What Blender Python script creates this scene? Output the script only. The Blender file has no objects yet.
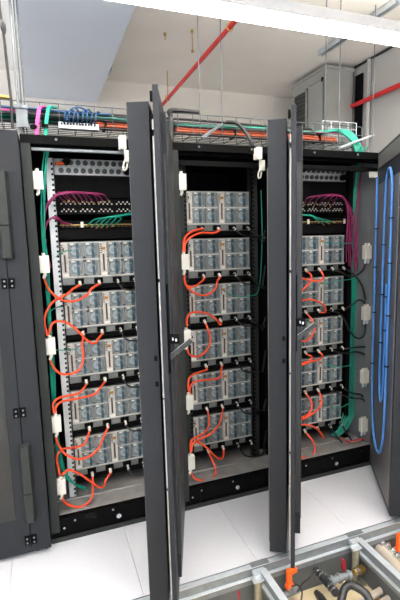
import bpy, math, random
from mathutils import Vector, Matrix
random.seed(7)
sc = bpy.context.scene
COL = sc.collection
PI = math.pi

# ------------------------------------------------------------------ camera
CAM = Vector((0.05557, -2.37164, 1.66068)); YAW, PITCH, ROLL = 0.34808, 0.13759, -0.02719
FPX = 433.0
_cy, _sy, _cp, _sp = math.cos(YAW), math.sin(YAW), math.cos(PITCH), math.sin(PITCH)
FWD = Vector((_sy*_cp, _cy*_cp, -_sp)); _r = Vector((_cy, -_sy, 0)); _u = _r.cross(FWD)
RGT = _r*math.cos(ROLL)+_u*math.sin(ROLL); UPV = -_r*math.sin(ROLL)+_u*math.cos(ROLL)
cd = bpy.data.cameras.new('camera'); cam = bpy.data.objects.new('camera', cd); COL.objects.link(cam)
m = Matrix((RGT, UPV, -FWD)).transposed().to_4x4(); m.translation = CAM; cam.matrix_world = m
cd.sensor_fit = 'VERTICAL'; cd.sensor_height = 36; cd.lens = FPX/600*36; cd.clip_start = .02
sc.camera = cam

def _hit(px, py, ax, v):
    d = (px-200)/FPX*RGT - (py-300)/FPX*UPV + FWD
    return CAM + d*((v-CAM[ax])/d[ax])
def at(px, py, Y): return _hit(px, py, 1, Y)        # point of the vertical plane y = Y
def atz(px, py, Z): return _hit(px, py, 2, Z)
def atx(px, py, X): return _hit(px, py, 0, X)

# ------------------------------------------------------------------ materials
def lin(c):
    return tuple(((x/255)/12.92 if x/255 <= .04045 else ((x/255+.055)/1.055)**2.4) for x in c)
def mat(name, rgb, rough=.5, metal=0.0, var=.06, scale=18, bump=0.0, spec=.5, emit=None):
    M = bpy.data.materials.new(name); M.use_nodes = True
    nt = M.node_tree; b = nt.nodes['Principled BSDF']
    c = lin(rgb)
    b.inputs['Roughness'].default_value = rough; b.inputs['Metallic'].default_value = metal
    b.inputs['Specular IOR Level'].default_value = spec
    tc = nt.nodes.new('ShaderNodeTexCoord'); nz = nt.nodes.new('ShaderNodeTexNoise')
    nz.inputs['Scale'].default_value = scale; nz.inputs['Detail'].default_value = 4
    nt.links.new(tc.outputs['Object'], nz.inputs['Vector'])
    rp = nt.nodes.new('ShaderNodeMapRange'); rp.inputs['From Min'].default_value = .3; rp.inputs['From Max'].default_value = .7
    rp.inputs['To Min'].default_value = 1-var; rp.inputs['To Max'].default_value = 1+var
    nt.links.new(nz.outputs['Fac'], rp.inputs['Value'])
    mx = nt.nodes.new('ShaderNodeMix'); mx.data_type = 'RGBA'; mx.blend_type = 'MULTIPLY'
    mx.inputs['Factor'].default_value = 1; mx.inputs['A'].default_value = (*c, 1)
    nt.links.new(rp.outputs['Result'], mx.inputs['B']); nt.links.new(mx.outputs['Result'], b.inputs['Base Color'])
    if bump:
        bp = nt.nodes.new('ShaderNodeBump'); bp.inputs['Strength'].default_value = bump; bp.inputs['Distance'].default_value = .002
        nt.links.new(nz.outputs['Fac'], bp.inputs['Height']); nt.links.new(bp.outputs['Normal'], b.inputs['Normal'])
    if emit:
        b.inputs['Emission Color'].default_value = (*lin(emit[0]), 1); b.inputs['Emission Strength'].default_value = emit[1]
    return M
def mesh_mat(name, rgb_sheet, rgb_hole, scale):
    """perforated sheet: round holes on a staggered grid"""
    M = mat(name, rgb_sheet, .45); nt = M.node_tree; b = nt.nodes['Principled BSDF']
    tc = nt.nodes.new('ShaderNodeTexCoord'); vo = nt.nodes.new('ShaderNodeTexVoronoi')
    vo.inputs['Scale'].default_value = scale; vo.inputs['Randomness'].default_value = 0
    nt.links.new(tc.outputs['Object'], vo.inputs['Vector'])
    th = nt.nodes.new('ShaderNodeMath'); th.operation = 'LESS_THAN'; th.inputs[1].default_value = .36
    nt.links.new(vo.outputs['Distance'], th.inputs[0])
    mx = nt.nodes.new('ShaderNodeMix'); mx.data_type = 'RGBA'
    src = b.inputs['Base Color'].links[0].from_socket
    nt.links.new(th.outputs[0], mx.inputs['Factor']); nt.links.new(src, mx.inputs['A']); mx.inputs['B'].default_value = (*lin(rgb_hole), 1)
    nt.links.new(mx.outputs['Result'], b.inputs['Base Color'])
    return M

M_RACK = mat('rack_grey_paint', (42, 44, 48), .45, .0, .04, 9, spec=.14)
M_POST = mat('rack_post_paint', (50, 53, 52), .5, .0, .04, 9, spec=.14)
M_BLACK = mat('black_steel', (9, 9, 10), .6, 0, .1, 12, spec=.07)
M_DARK = mat('dark_liner', (14, 14, 15), .7, 0, .1, 12, spec=.08)
M_SIDE = mat('lit_side_panel', (126, 130, 134), .5, .15, .05, 6)
M_LINER = mat('door_liner', (104, 102, 101), .4, .2, .06, 6)
M_RAIL = mat('pale_rail', (214, 217, 218), .45, .2, .04)
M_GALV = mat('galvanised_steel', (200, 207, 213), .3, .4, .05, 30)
M_GALVD = mat('dull_and_shaded_galvanised', (120, 126, 130), .42, .3, .12, 24)
M_PAN = mat('pan_steel', (168, 167, 165), .36, .3, .15, 14)
M_CHROME = mat('chrome', (205, 208, 210), .2, .9, .05)
M_WHITE = mat('white_plastic', (222, 220, 210), .45, 0, .03)
M_CHAS = mat('chassis_steel', (122, 126, 124), .42, .35, .10, 40)
M_FAN = mat('blade_cover_plastic', (150, 156, 156), .25, .1, .14, 60)
M_DISC = mat('fan_disc', (150, 163, 170), .3, .1, .08, 60)
M_FBLUE = mat('blue_catch', (50, 82, 98), .4, 0, .12, 60)
M_LABEL = mat('label_strip_print', (192, 190, 184), .5, 0, .22, 130)
M_TAG = mat('amber_tag', (176, 116, 44), .5)
M_BROWN = mat('brown_slot', (78, 54, 40), .5)
M_ORANGE = mat('orange_cable_jacket', (244, 84, 46), .38, 0, .05)
M_BCABLE = mat('black_cable_jacket', (22, 22, 23), .38, 0, .05)
M_TEAL = mat('teal_cable_jacket', (8, 150, 126), .42, 0, .08, 40)
M_PURPLE = mat('purple_cable_jacket', (136, 34, 88), .42, 0, .08, 40)
M_PINK = mat('pink_cable_jacket', (214, 80, 150), .42, 0, .08, 40)
M_BLUE = mat('blue_hose_jacket', (72, 130, 204), .3, 0, .05)
M_NAVY = mat('blue_cable_jacket', (24, 74, 118), .4, 0, .05)
M_FIBRE = mat('rust_orange_cable_jacket', (158, 66, 30), .45, 0, .08, 40)
M_GOLD = mat('gold_contact', (196, 164, 96), .35, .5)
M_PORT = mat('port_face', (196, 186, 180), .5)
M_KNOB = mat('socket_knob', (74, 80, 82), .35, .4)
M_KPAN = mat('socket_panel_sheet', (196, 197, 196), .45, .3, .08, 60)
M_WIRE = mat('zinc_wire', (92, 97, 100), .5, .3)
M_HANDLE = mat('handle_grey', (40, 42, 44), .55, 0)
M_PERF = mesh_mat('perforated_sheet', (52, 54, 56), (10, 10, 11), 130)
M_PERFD = mesh_mat('perforated_door_sheet', (46, 48, 48), (16, 17, 17), 110)
M_FLOOR = mat('white_floor_tile', (202, 204, 210), .42, 0, .025, 60, spec=.4)
M_CEIL = mat('ceiling_paint', (246, 241, 233), .9, 0, .02, 3)
M_WALLB = mat('wall_paint_cream', (238, 233, 224), .9, 0, .02, 3)
M_WALLR = mat('wall_paint_grey', (178, 178, 174), .85, 0, .03, 3)
M_SOFF = mat('soffit_panel', (222, 229, 240), .7, 0, .02, 2)
M_AC = mat('duct_sheet_metal', (168, 170, 166), .5, .35, .08, 5)
M_LOUV = mat('louvre_dark', (70, 72, 70), .55, .2)
M_RED = mat('red_pipe_paint', (214, 44, 44), .4, 0, .05)
M_BRASS = mat('brass', (186, 154, 88), .3, .8, .1)
M_LAMPH = mat('lamp_housing', (168, 171, 176), .5)
M_LAMP = mat('lamp_diffuser', (255, 255, 255), .5, emit=((255, 251, 244), 5.4))
M_FILLU = mat('added_ceiling_fill', (255, 255, 255), .5, emit=((255, 250, 242), 20.0))  # glow added to lift the ceiling
M_FILLV = mat('added_ceiling_fill_dim', (255, 255, 255), .5, emit=((255, 250, 242), 3.0))
M_TAGR = mat('red_tag_plastic', (150, 22, 36), .5)
M_SUBF = mat('beige_subfloor', (196, 180, 148), .7, 0, .12, 10)
M_BAFF = mat('grey_baffle', (84, 88, 90), .6, .1, .08, 12)
M_PED = mat('pedestal_zinc', (150, 146, 128), .45, .5, .15, 30)
M_VORANGE = mat('orange_lever_plastic', (250, 96, 24), .45)
M_RUBBER = mat('black_rubber', (34, 36, 38), .4, 0, .1)
M_PIPEW = mat('pale_pipe', (190, 180, 166), .4, .1, .08)

# ------------------------------------------------------------------ mesh builder
class MB:
    def __init__(s): s.v = []; s.f = []; s.mi = []; s.sm = []
    def _add(s, vs, fs, mi=0, smooth=False):
        o = len(s.v); s.v += [tuple(v) for v in vs]
        for f in fs: s.f.append(tuple(i+o for i in f)); s.mi.append(mi); s.sm.append(smooth)
    def box(s, a, b, mi=0, M=None):
        x0, x1 = sorted((a[0], b[0])); y0, y1 = sorted((a[1], b[1])); z0, z1 = sorted((a[2], b[2]))
        vs = [Vector(p) for p in ((x0,y0,z0),(x1,y0,z0),(x1,y1,z0),(x0,y1,z0),(x0,y0,z1),(x1,y0,z1),(x1,y1,z1),(x0,y1,z1))]
        if M is not None: vs = [M @ v for v in vs]
        s._add(vs, ((3,2,1,0),(4,5,6,7),(0,1,5,4),(1,2,6,5),(2,3,7,6),(3,0,4,7)), mi); return s
    def bar(s, p0, p1, w, h, mi=0, up=Vector((0,0,1))):
        p0 = Vector(p0); p1 = Vector(p1); d = (p1-p0).normalized()
        if abs(d.dot(up)) > .95: up = Vector((0,1,0))
        a = d.cross(up).normalized(); b = a.cross(d)
        vs = []
        for p in (p0, p1):
            for i, j in ((-1,-1),(1,-1),(1,1),(-1,1)): vs.append(p + a*(i*w/2) + b*(j*h/2))
        s._add(vs, ((0,1,2,3),(7,6,5,4),(0,4,5,1),(1,5,6,2),(2,6,7,3),(3,7,4,0)), mi); return s
    def tube(s, pts, r, n=8, mi=0, smooth=True):
        pts = [Vector(p) for p in pts]; k = len(pts)
        rs = r if isinstance(r, (list, tuple)) else [r]*k
        t0 = (pts[1]-pts[0]).normalized()
        ref = Vector((0,0,1)) if abs(t0.z) < .9 else Vector((1,0,0))
        a = t0.cross(ref).normalized(); vs = []
        for i in range(k):
            t = (pts[min(i+1,k-1)]-pts[max(i-1,0)])
            t = t.normalized() if t.length > 1e-9 else t0
            a = (a - t*a.dot(t)); a = a.normalized() if a.length > 1e-6 else t.orthogonal().normalized()
            b = t.cross(a)
            for j in range(n):
                an = 2*PI*j/n; vs.append(pts[i] + (a*math.cos(an)+b*math.sin(an))*rs[i])
        fs = []
        for i in range(k-1):
            for j in range(n): fs.append((i*n+j, i*n+(j+1)%n, (i+1)*n+(j+1)%n, (i+1)*n+j))
        s._add(vs, fs, mi, smooth)
        s._add(vs[:n], (tuple(range(n-1,-1,-1)),), mi); s._add(vs[-n:], (tuple(range(n)),), mi)
        return s
    def cyl(s, p0, p1, r, n=12, mi=0): return s.tube([p0, p1], r, n, mi)
    def prism(s, poly, z0, z1, mi=0):
        n = len(poly); vs = [(x,y,z0) for x,y in poly]+[(x,y,z1) for x,y in poly]
        s._add(vs, [tuple(range(n-1,-1,-1)), tuple(range(n,2*n))]+[(i,(i+1)%n,n+(i+1)%n,n+i) for i in range(n)], mi); return s
    def build(s, name, mats, parent=None, loc=None, bevel=0):
        me = bpy.data.meshes.new(name); me.from_pydata(s.v, [], s.f)
        for mm in (mats if isinstance(mats, (list, tuple)) else [mats]): me.materials.append(mm)
        me.polygons.foreach_set('material_index', s.mi); me.polygons.foreach_set('use_smooth', s.sm); me.update()
        o = bpy.data.objects.new(name, me); COL.objects.link(o)
        if parent: o.parent = parent
        if loc is not None: o.location = loc
        if bevel:
            b = o.modifiers.new('bevel', 'BEVEL'); b.width = bevel; b.segments = 2; b.limit_method = 'ANGLE'
        return o

def curve(pts, n=8):
    """Catmull-Rom through pts"""
    P = [Vector(p) for p in pts]; P = [P[0]*2-P[1]] + P + [P[-1]*2-P[-2]]; out = []
    for i in range(1, len(P)-2):
        a, b, c, d = P[i-1:i+3]
        for k in range(n):
            t = k/n; out.append(.5*((2*b)+(c-a)*t+(2*a-5*b+4*c-d)*t*t+(3*b-a-3*c+d)*t**3))
    out.append(P[-2]); return out
def tag(o, label, cat, group=None, kind=None):
    if label: o['label'] = label
    if cat: o['category'] = cat
    if group: o['group'] = group
    if kind: o['kind'] = kind
    return o
def thing(name, label, cat, loc=(0,0,0), rz=0, group=None):
    o = bpy.data.objects.new(name, None); COL.objects.link(o); o.empty_display_size = .05
    o.location = loc; o.rotation_euler = (0,0,rz); return tag(o, label, cat, group)
def struct(o): o['kind'] = 'structure'; return o
def kids(o): return [c for c in COL.objects if c.parent == o]
def dup_tree(root, loc, rz=0, label=None):
    r = root.copy(); COL.objects.link(r); r.location = loc; r.rotation_euler = (0,0,rz)
    if label: r['label'] = label
    for ch in kids(root):
        c = ch.copy(); COL.objects.link(c); c.parent = r
        for g in kids(ch):
            d = g.copy(); COL.objects.link(d); d.parent = c
    return r

# ------------------------------------------------------------------ the room
XR, YB, ZC = 3.08, 2.33, 3.30
XL, YF = -2.6, -4.2
YE = -0.54                                  # edge of the laid floor tiles
fl = MB()
TX0, TS, G = -.2022, .6, .0009
for i in range(-4, 6):
    for j in range(-6, 5):
        x0, x1 = TX0+TS*i, TX0+TS*(i+1); y0, y1 = YE+TS*j, YE+TS*(j+1)
        if -2 <= j <= -1 and -1 <= i <= 4: continue      # lifted tiles
        x0 = max(x0, XL); x1 = min(x1, XR); y1 = min(y1, YB); y0 = max(y0, YF)
        if x1 <= x0 or y1 <= y0: continue
        fl.box((x0+G, y0+G, -.032), (x1-G, y1-G, 0))
struct(fl.build('floor', M_FLOOR))
ZS = -.235
struct(MB().box((XL, YF, ZS-.02), (XR, YB, ZS)).build('floor_subfloor', M_SUBF))
struct(MB().box((XL, YF, ZC), (XR+.1, YB+.1, ZC+.06)).build('ceiling', M_CEIL))
struct(MB().box((XL, YB, ZS), (XR+.1, YB+.1, ZC)).build('wall_back', M_WALLB))
struct(MB().box((XR, YF, ZS), (XR+.1, YB, ZC)).build('wall_right', M_WALLR))
# dropped soffit on the left, running away from the camera
struct(MB().box((.02, -3.2, 3.07), (.705, YB, ZC)).build('trim_1', M_SOFF, bevel=.004))

# ------------------------------------------------------------------ racks
W, H = .765, 2.2
RACK_NAMES = {0: 'left', 1: 'middle', 2: 'right'}
ROW_TOP = lambda k: 1.966 - .2955*k        # k = 0 .. 5
MOD_H, MY = .25, .25

def make_door(rack, k, theta):
    d = MB()
    # inner cooler box: deep tray with a rim
    d.box((-.682, .03, .05), (-.05, .115, 2.19))
    d.box((-.655, .115, .085), (-.085, .120, 1.985), 1); d.box((-.655, .115, 2.085), (-.085, .120, 2.17), 1)
    for z in (1.06, 1.17): d.box((-.684, .036, z), (-.681, .05, z+.022), 2)      # latch slots
    door = d.build('door', [M_RACK, M_LINER, M_BLACK], rack, bevel=.003)
    door.location = ((W-.022, W-.006, W)[k], -.045, 0); door.rotation_euler = (0, 0, theta)
    s = MB().box((-.755, -.011, .03), (-.012, .008, 2.225)); s.box((-.757, -.013, .03), (-.745, .008, 2.226))
    s.build('outer_skin', M_RACK, door, bevel=.002)
    v = MB(); X0, X1, Z0, Z1, YA = -.62, -.13, .125, 2.165, (-.028, -.040, -.028)[k]
    v.box((X0, YA, Z0), (X1, -.0115, Z1)); v.box((X0+.04, YA-.003, Z0+.06), (X1-.04, YA, Z1-.06), 1)
    v.box((X0-.0015, YA+.004, Z0+.12), (X0, -.014, Z1-.16), 1)
    v.build('vent_panel', [M_RACK, M_PERF], door, bevel=.002)
    w = MB()
    for a, b in ((.06, .62), (.635, 1.02), (1.03, 1.5), (1.515, 2.05), (2.075, 2.11)): w.box((-.735, .0085, a), (-.722, .0155, b))
    w.build('edge_strip', M_PAN, door)
    h = MB()                                   # swing handle, lever pulled out
    zb = 1.19
    h.box((-.725, -.019, zb-.06), (-.685, -.0115, zb+.30), 0)
    h.bar((-.715, -.014, zb), (-.69, -.105, zb+.066), .013, .02, 1)
    h.bar((-.713, -.022, zb+.014), (-.69, -.1, zb+.07), .010, .008, 2)
    h.box((-.73, -.058, zb+.062), (-.69, -.0115, zb+.094), 0); h.box((-.734, -.05, zb+.072), (-.73, -.042, zb+.084), 2); h.box((-.734, -.036, zb+.076), (-.73, -.03, zb+.088), 2)
    h.build('handle', [M_BLACK, M_HANDLE, M_GALV], door, bevel=.002)
    for z in (.3, 1.1, 1.95):
        MB().cyl((0, -.004, z), (0, -.004, z+.09), .012).box((-.03, -.014, z+.01), (0, -.002, z+.08)).build('hinge', M_BLACK, door)
    MB().box((-.69, .012, 2.191), (-.67, .024, 2.225)).build('latch_tongue', M_BLACK, door)
    return door

def make_rack(k, label, open_door=True):
    r = thing('server_rack', label, 'rack', (W*k, 0, 0), 0, 'server racks in a row')
    for x in (0, W-.052):
        MB().box((x, 0, .06), (x+.047, .05, H-.04)).build('post', M_POST, r, bevel=.003)
        MB().box((x, 1.05, .06), (x+.047, 1.1, H-.04)).build('post', M_POST, r)
    t = MB().box((0, .0, H-.045), (W-.004, .05, H)); t.box((.04, .05, H-.06), (W-.045, .06, H-.045))
    tb = t.build('top_beam', M_BLACK, r, bevel=.002)
    b = MB()
    for x in (.17, .5): b.cyl((x, -.003, H-.02), (x, .002, H-.02), .006)
    b.build('bolt', M_GALVD, tb)
    MB().box((.0, .05, H-.02), (W-.004, 1.1, H)).build('roof', M_BLACK, r)
    p = MB().box((0, .012, .028), (W-.004, .05, .132)); p.box((0, 0, 0), (W-.004, .06, .028), 1); p.box((0, .0, .028), (W-.004, .012, .034), 0)
    pl = p.build('plinth', [M_BLACK, M_POST], r, bevel=.002)
    if open_door:
        MB().cyl((.375, .012, .075), (.375, -.002, .075), .014).cyl((.375, .002, .075), (.375, -.006, .075), .007).build('bolt', M_CHROME, pl)
        for x, z in ((.13, .108), (.345, .118), (.60, .118), (.07, .075), (.13, .055)):
            MB().cyl((x, .012, z), (x, .006, z), .006, 8).build('screw', M_CHROME, pl)
        MB().box((.055, .004, .04), (.075, .012, .062)).build('latch_bracket', M_BLACK, pl)
        MB().box((.12, .004, .045), (.14, .012, .085)).build('latch_bracket', M_BLACK, pl)
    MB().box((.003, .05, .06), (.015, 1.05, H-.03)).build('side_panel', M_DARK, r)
    sp = M_SIDE if k == 2 else M_DARK  # lamp light on the right rack's panel put into its lighter grey
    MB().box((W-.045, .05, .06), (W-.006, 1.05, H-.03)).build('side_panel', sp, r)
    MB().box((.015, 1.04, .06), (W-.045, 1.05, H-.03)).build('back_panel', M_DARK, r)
    if not open_door: return r
    f = MB().box((.015, .05, .105), (W-.045, 1.04, .118)); f.box((.047, .05, .118), (W-.052, .085, .132)); f.box((.02, .2, .118), (W-.05, .215, .128))
    f.build('floor_pan', M_PAN, r, bevel=.002)
    for i, x in enumerate((.115, .605)):
        g = MB().box((x, MY-.03, .12), (x+.045, MY-.02, 2.13)); g.box((x+(0 if i else .04), MY-.03, .12), (x+(.005 if i else .045), MY+.03, 2.13))
        for z in range(70): 
            zz = .14+z*.0283
            xh = x+.028 if i == 0 else x+.007
            g.box((xh, MY-.032, zz), (xh+.011, MY-.0295, zz+.012), 1)
        g.build('mounting_rail', [M_RAIL if (i == 0 and k == 0) else (M_POST if k == 1 else M_DARK), M_BLACK], r)
    bar = MB()
    if k == 0: bar.box((.05, .02, 2.128), (W-.055, .04, 2.142))
    else: bar.box((.05, .05, 2.085), (W-.055, .075, 2.115))
    bar.build('cross_bar', (M_GALVD, M_DARK, M_DARK)[k], r, bevel=.002)
    for q in range(0 if k == 1 else 1, 6):
        zt = ROW_TOP(q)-MOD_H
        MB().box((.115, MY-.012, zt-.028), (W-.115, .9, zt-.001)).build('shelf', M_BLACK, r, bevel=.002)
    MB().box((.161, MY+.3, .13), (W-.161, MY+.31, 2.12)).build('blanking_sheet', M_DARK, r)
    return r

racks = []
for k, th, lab in ((0, 70.2, 'open server rack at the left, five blade modules below purple and teal patch cables'),
                   (1, 57.5, 'open server rack in the middle, six blade modules and an empty dark top'),
                   (2, 58.5, 'open server rack at the right, grey inner side wall and door with blue hoses')):
    r = make_rack(k, lab); racks.append((r, make_door(r, k, math.radians(th))))
# blue hoses tied to the inside of the right door
def hose_path(pts): return [Vector((x, y, z)) for x, y, z in pts]
dr = racks[2][1]
def hose(pts, r=.0075, n=8):
    MB().tube(curve(pts, 10), r, n).build('coolant_hose', M_BLUE, dr)
yh = .131
hose([(-.125, yh, 2.03), (-.13, yh, 1.9), (-.135, yh, 1.4), (-.14, yh, .9), (-.15, yh, .60), (-.20, yh, .42), (-.28, yh, .32), (-.37, yh, .29), (-.46, yh, .34), (-.525, yh, .48), (-.545, yh, .75), (-.55, yh, 1.3), (-.55, yh, 1.85), (-.535, yh, 1.97), (-.49, yh, 2.03), (-.43, yh, 2.02), (-.39, yh, 1.93), (-.375, yh, 1.6), (-.37, yh, 1.1), (-.375, yh, .78), (-.405, yh, .66), (-.445, yh, .66), (-.475, yh, .80), (-.485, yh, 1.38)], .007)
for x, zs in ((-.137, (.8, 1.15, 1.45, 1.7)), (-.372, (1.0, 1.3, 1.6)), (-.55, (.9, 1.2, 1.5, 1.75)), (-.483, (1.1, 1.3))):
    for z in zs: MB().box((x-.012, yh-.011, z), (x+.012, yh+.011, z+.006)).build('hose_tie', M_BLACK, dr)

# closed rack at the far left
rc = make_rack(-1, 'closed server rack at the far left edge, mesh door with two grey handles', False)
d = MB().box((-.755, -.035, .035), (-.006, -.008, 2.2))
d.box((-.75, -.037, .235), (-.165, -.034, 2.02), 1); d.box((-.755, -.028, .028), (-.006, -.01, .035), 2)
d.box((-.1045, -.0365, .06), (-.1005, -.034, 2.15), 2)
dc = d.build('door', [M_RACK, M_PERFD, M_BLACK], rc, bevel=.003); dc.location = (W, -.03, 0)
for z0, z1 in ((1.60, 2.005), (.225, .645)):
    h = MB(); h.prism([(-.125, -.037), (-.112, -.082), (-.075, -.082), (-.062, -.037)], z0, z1)
    h.box((-.118, -.084, (z0+z1)/2-.05), (-.070, -.081, (z0+z1)/2-.046), 1)
    h.build('handle', [M_POST, M_BLACK], dc, bevel=.004)
for z in (1.475, .813, .105):
    g = MB(); g.box((-.133, -.042, z-.025), (-.108, -.0345, z+.025)); g.box((-.1, -.042, z-.025), (-.073, -.0345, z+.025))
    g.cyl((-.12, -.046, z+.012), (-.12, -.041, z+.012), .005, 8, 1); g.cyl((-.086, -.046, z+.012), (-.086, -.041, z+.012), .005, 8, 1)
    g.cyl((-.12, -.046, z-.012), (-.12, -.041, z-.012), .005, 8, 1); g.cyl((-.086, -.046, z-.012), (-.086, -.041, z-.012), .005, 8, 1)
    g.build('rod_guide', [M_BLACK, M_GALVD], dc)

for x in (-.03, -.075):
    MB().cyl((W+x, -.01, 0), (W+x, -.01, .028), .012, 10).build('foot', M_BLACK, rc)

# ------------------------------------------------------------------ blade modules
ORD = ['topmost', 'second', 'third', 'fourth', 'fifth', 'lowest']
SOCK_X = (-.125, -.015, .095, .195)
def make_module():
    r = thing('blade_module', '', 'blade module', (0,0,0), 0, 'blade modules in the open racks')
    c = MB().box((-.22, .012, .043), (.22, .55, .25)); c.box((-.22, .0, 0), (.22, .55, .043)); c.box((-.22, 0, .243), (.22, .012, .25)); c.box((-.225, .004, .05), (-.22, .03, .24))
    c.box((-.218, .002, .138), (.218, .012, .154), 1); c.box((-.218, -.003, .238), (.218, .012, .246), 1); c.box((-.22, -.006, .041), (.22, .0, .05), 1)
    c.build('chassis', [M_CHAS, M_LABEL], r, bevel=.002)
    for x in (-.198, .022):
        l = MB().box((x-.020, -.004, .05), (x+.020, .012, .243)); l.box((x-.005, -.006, .075), (x+.005, -.004, .175), 1)
        l.box((x-.008, -.009, .2), (x+(.012 if x > 0 else -.002), -.004, .216), 2 if x > 0 else 1); l.box((x-.016, -.006, .052), (x+.016, -.004, .066), 3)
        for q in range(5): l.box((x-.018, -.0055, .18+.012*q), (x-.008, -.004, .186+.012*q), 1)
        l.build('label_strip', [M_LABEL, M_BROWN, M_TAG, M_WHITE], r)
    for x in (-.134, -.046, .086, .174):
        for z in (.05, .15):
            f = MB(); hw, hh = .042, .045; zc = z+.047
            for a, b in (((x-hw, zc-hh), (x+hw, zc-hh+.012)), ((x-hw, zc+hh-.012), (x+hw, zc+hh)), ((x-hw, zc-hh), (x-hw+.009, zc+hh)), ((x+hw-.006, zc-hh), (x+hw, zc+hh))):
                f.box((a[0], -.004, a[1]), (b[0], .012, b[1]))
            f.box((x-hw, .004, zc-hh), (x+hw, .012, zc+hh), 2)
            f.cyl((x-.004, .004, zc), (x-.004, .001, zc), .026, 16, 1); f.cyl((x-.004, .001, zc), (x-.004, -.001, zc), .012, 10, 0)
            f.box((x+.0, -.009, zc-hh+.002), (x+.015, .004, zc+hh-.002), 3)
            f.box((x+.002, -.011, zc+.008), (x+.013, -.009, zc+.02), 2)
            f.box((x-.03, -.007, zc+hh-.011), (x-.012, -.004, zc+hh-.002), 4)
            f.build('fan_unit', [M_FAN, M_DISC, M_CHAS, M_FBLUE, M_WHITE], r)
    for x in SOCK_X:
        MB().box((x-.026, -.005, .004), (x+.026, .0, .036)).cyl((x, 0, .022), (x, -.022, .018), .013, 12).build('socket', M_BLACK, r)
    return r
modules = {}; proto = None
for k in range(3):
    for i, q in enumerate(range(0 if k == 1 else 1, 6)):
        n = 6 if k == 1 else 5
        o_ = 'topmost' if i == 0 else ('lowest' if i == n-1 else ORD[i])
        lab = f'grey blade module with round fans, {o_} in the {RACK_NAMES[k]} open rack' if i in (0, n-1) else f'grey blade module with round fans, {o_} from the top in the {RACK_NAMES[k]} open rack'
        loc = (W*k+.3825, MY-.004, ROW_TOP(q)-MOD_H)
        if proto is None: proto = make_module(); proto.location = loc; proto['label'] = lab; o = proto
        else: o = dup_tree(proto, loc, 0, lab)
        modules[k, i] = (loc, o_)

# ------------------------------------------------------------------ cables of the modules
def cable(name, pts, r, m, label, cat, group, plug=None, n=8, seg=7):
    o = MB().tube(curve(pts, seg), r, n).build(name, m); tag(o, label, cat, group)
    if plug:
        p0, p1 = Vector(plug[0]), Vector(plug[1])
        MB().tube([p0, p0.lerp(p1, .7), p1], [r*1.35, r*1.35, r*1.1], 8).build('plug', M_WHITE, o)
    return o
def socket_pt(k, i, s): 
    l = modules[k, i][0]; return Vector((l[0]+SOCK_X[s], l[1]-.022, l[2]+.018))
def px_cable(name, k, i, s, path, yend, m, r, label, cat, group, ymid=.13):
    a = socket_pt(k, i, s); b = a+Vector((0, -.022, -.014)); pts = [a, b]; n = len(path)
    for j, (x, y) in enumerate(path):
        t = (j+1)/n
        Y = (1-t)**2*.2 + 2*t*(1-t)*ymid + t*t*yend
        pts.append(at(x, y, Y))
    return cable(name, pts, r, m, label, cat, group, plug=(a, a.lerp(b, 1.2)))
OC = {
 (0,0,0): [(73,289),(67,294),(59,298),(51,304),(46,313),(44.5,323),(47.5,336)],
 (0,0,1): [(91,289),(87,295),(75,301),(62,300),(50,291),(45,281),(44.5,275)],
 (0,1,0): [(82,345),(83.5,356),(81,367),(74,373),(62,374),(54,368),(50.5,360)],
 (0,1,1): [(98,339),(95.5,343),(88,341),(77,330),(65,322),(53,323),(48.5,336)],
 (0,2,0): [(83,389),(77,394),(60,397.5),(53,404),(54,414)],
 (0,2,1): [(100,388),(94,394.5),(75,399),(61,402),(55.5,408),(56,414)],
 (0,3,0): [(87,438),(84.5,444),(75,447.5),(63,449),(57,456),(58,466),(60,475)],
 (0,3,1): [(103,438),(99,447.5),(90,456),(78,459),(66,454.5),(58,444),(56,436)],
 (0,4,0): [(93,487),(92.5,495),(89,502),(80,507),(69,505),(64,501),(62,497)],
 (0,4,1): [(106,480),(104,486),(99,487),(90,481),(80,474),(69,470),(62,475)],
 (1,0,0): [(203,229),(196,230),(188,234),(184,240),(183,252)],
 (1,0,1): [(220,230),(214,233),(201,233),(191,237),(185,244),(184.5,252)],
 (1,1,0): [(202,281),(196,285.5),(189,287),(185,283),(184,274)],
 (1,1,1): [(217.5,281),(215,289),(209,294),(200,295),(190,290),(185,283),(184,274)],
 (1,2,0): [(208,330),(210.5,338),(208.5,347),(203,354),(196,356.5),(189,354),(187,347)],
 (1,2,1): [(220,325),(216,319),(208,314),(198,312),(190,313.5),(187,319),(187,326)],
 (1,3,0): [(206,370),(198,372.5),(190,377),(188,385),(189.5,394)],
 (1,3,1): [(221,371),(221,376),(216,379),(205,380),(194,382),(190,388),(190,394)],
 (1,4,0): [(209,420),(208,427),(204,433),(197,437),(191,441),(190.5,452)],
 (1,4,1): [(221,418),(218,426),(210,434),(199,440),(192,445),(191,452)],
 (1,5,0): [(213,462),(216,470),(213,477),(206,480),(198,480),(192.5,476),(191,470)],
 (1,5,1): [(223,457),(219,458.5),(214,455),(207,448),(199,442.5),(193,443),(191,452)],
 (2,0,0): [(311,275),(311.5,280),(307,285.5),(302,290.5),(298,294)],
 (2,0,1): [(322,273),(323.5,278),(318,281),(309,280),(302,278),(297,275)],
 (2,1,0): [(312,320),(314.5,328),(312,336),(307,340.5),(302,341),(297,339)],
 (2,1,1): [(325,312),(325,307),(318,301.5),(310,299.5),(303,300.5),(298,303)],
 (2,2,0): [(312,357),(309,361),(303,363),(297,366)],
 (2,2,1): [(323,356),(319,359.5),(310,362),(302,365),(297,368)],
 (2,3,0): [(311.5,402),(311.5,409),(307,415),(302,417),(297,420)],
 (2,3,1): [(322,400),(319,408),(312,414),(303,419),(297,422)],
 (2,4,0): [(312,440),(315,448),(312.5,455),(306,457.5),(301,457),(296,455)],
 (2,4,1): [(323,438),(321,433),(314,427),(305,424.5),(299,425),(296,427)],
}
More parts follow.
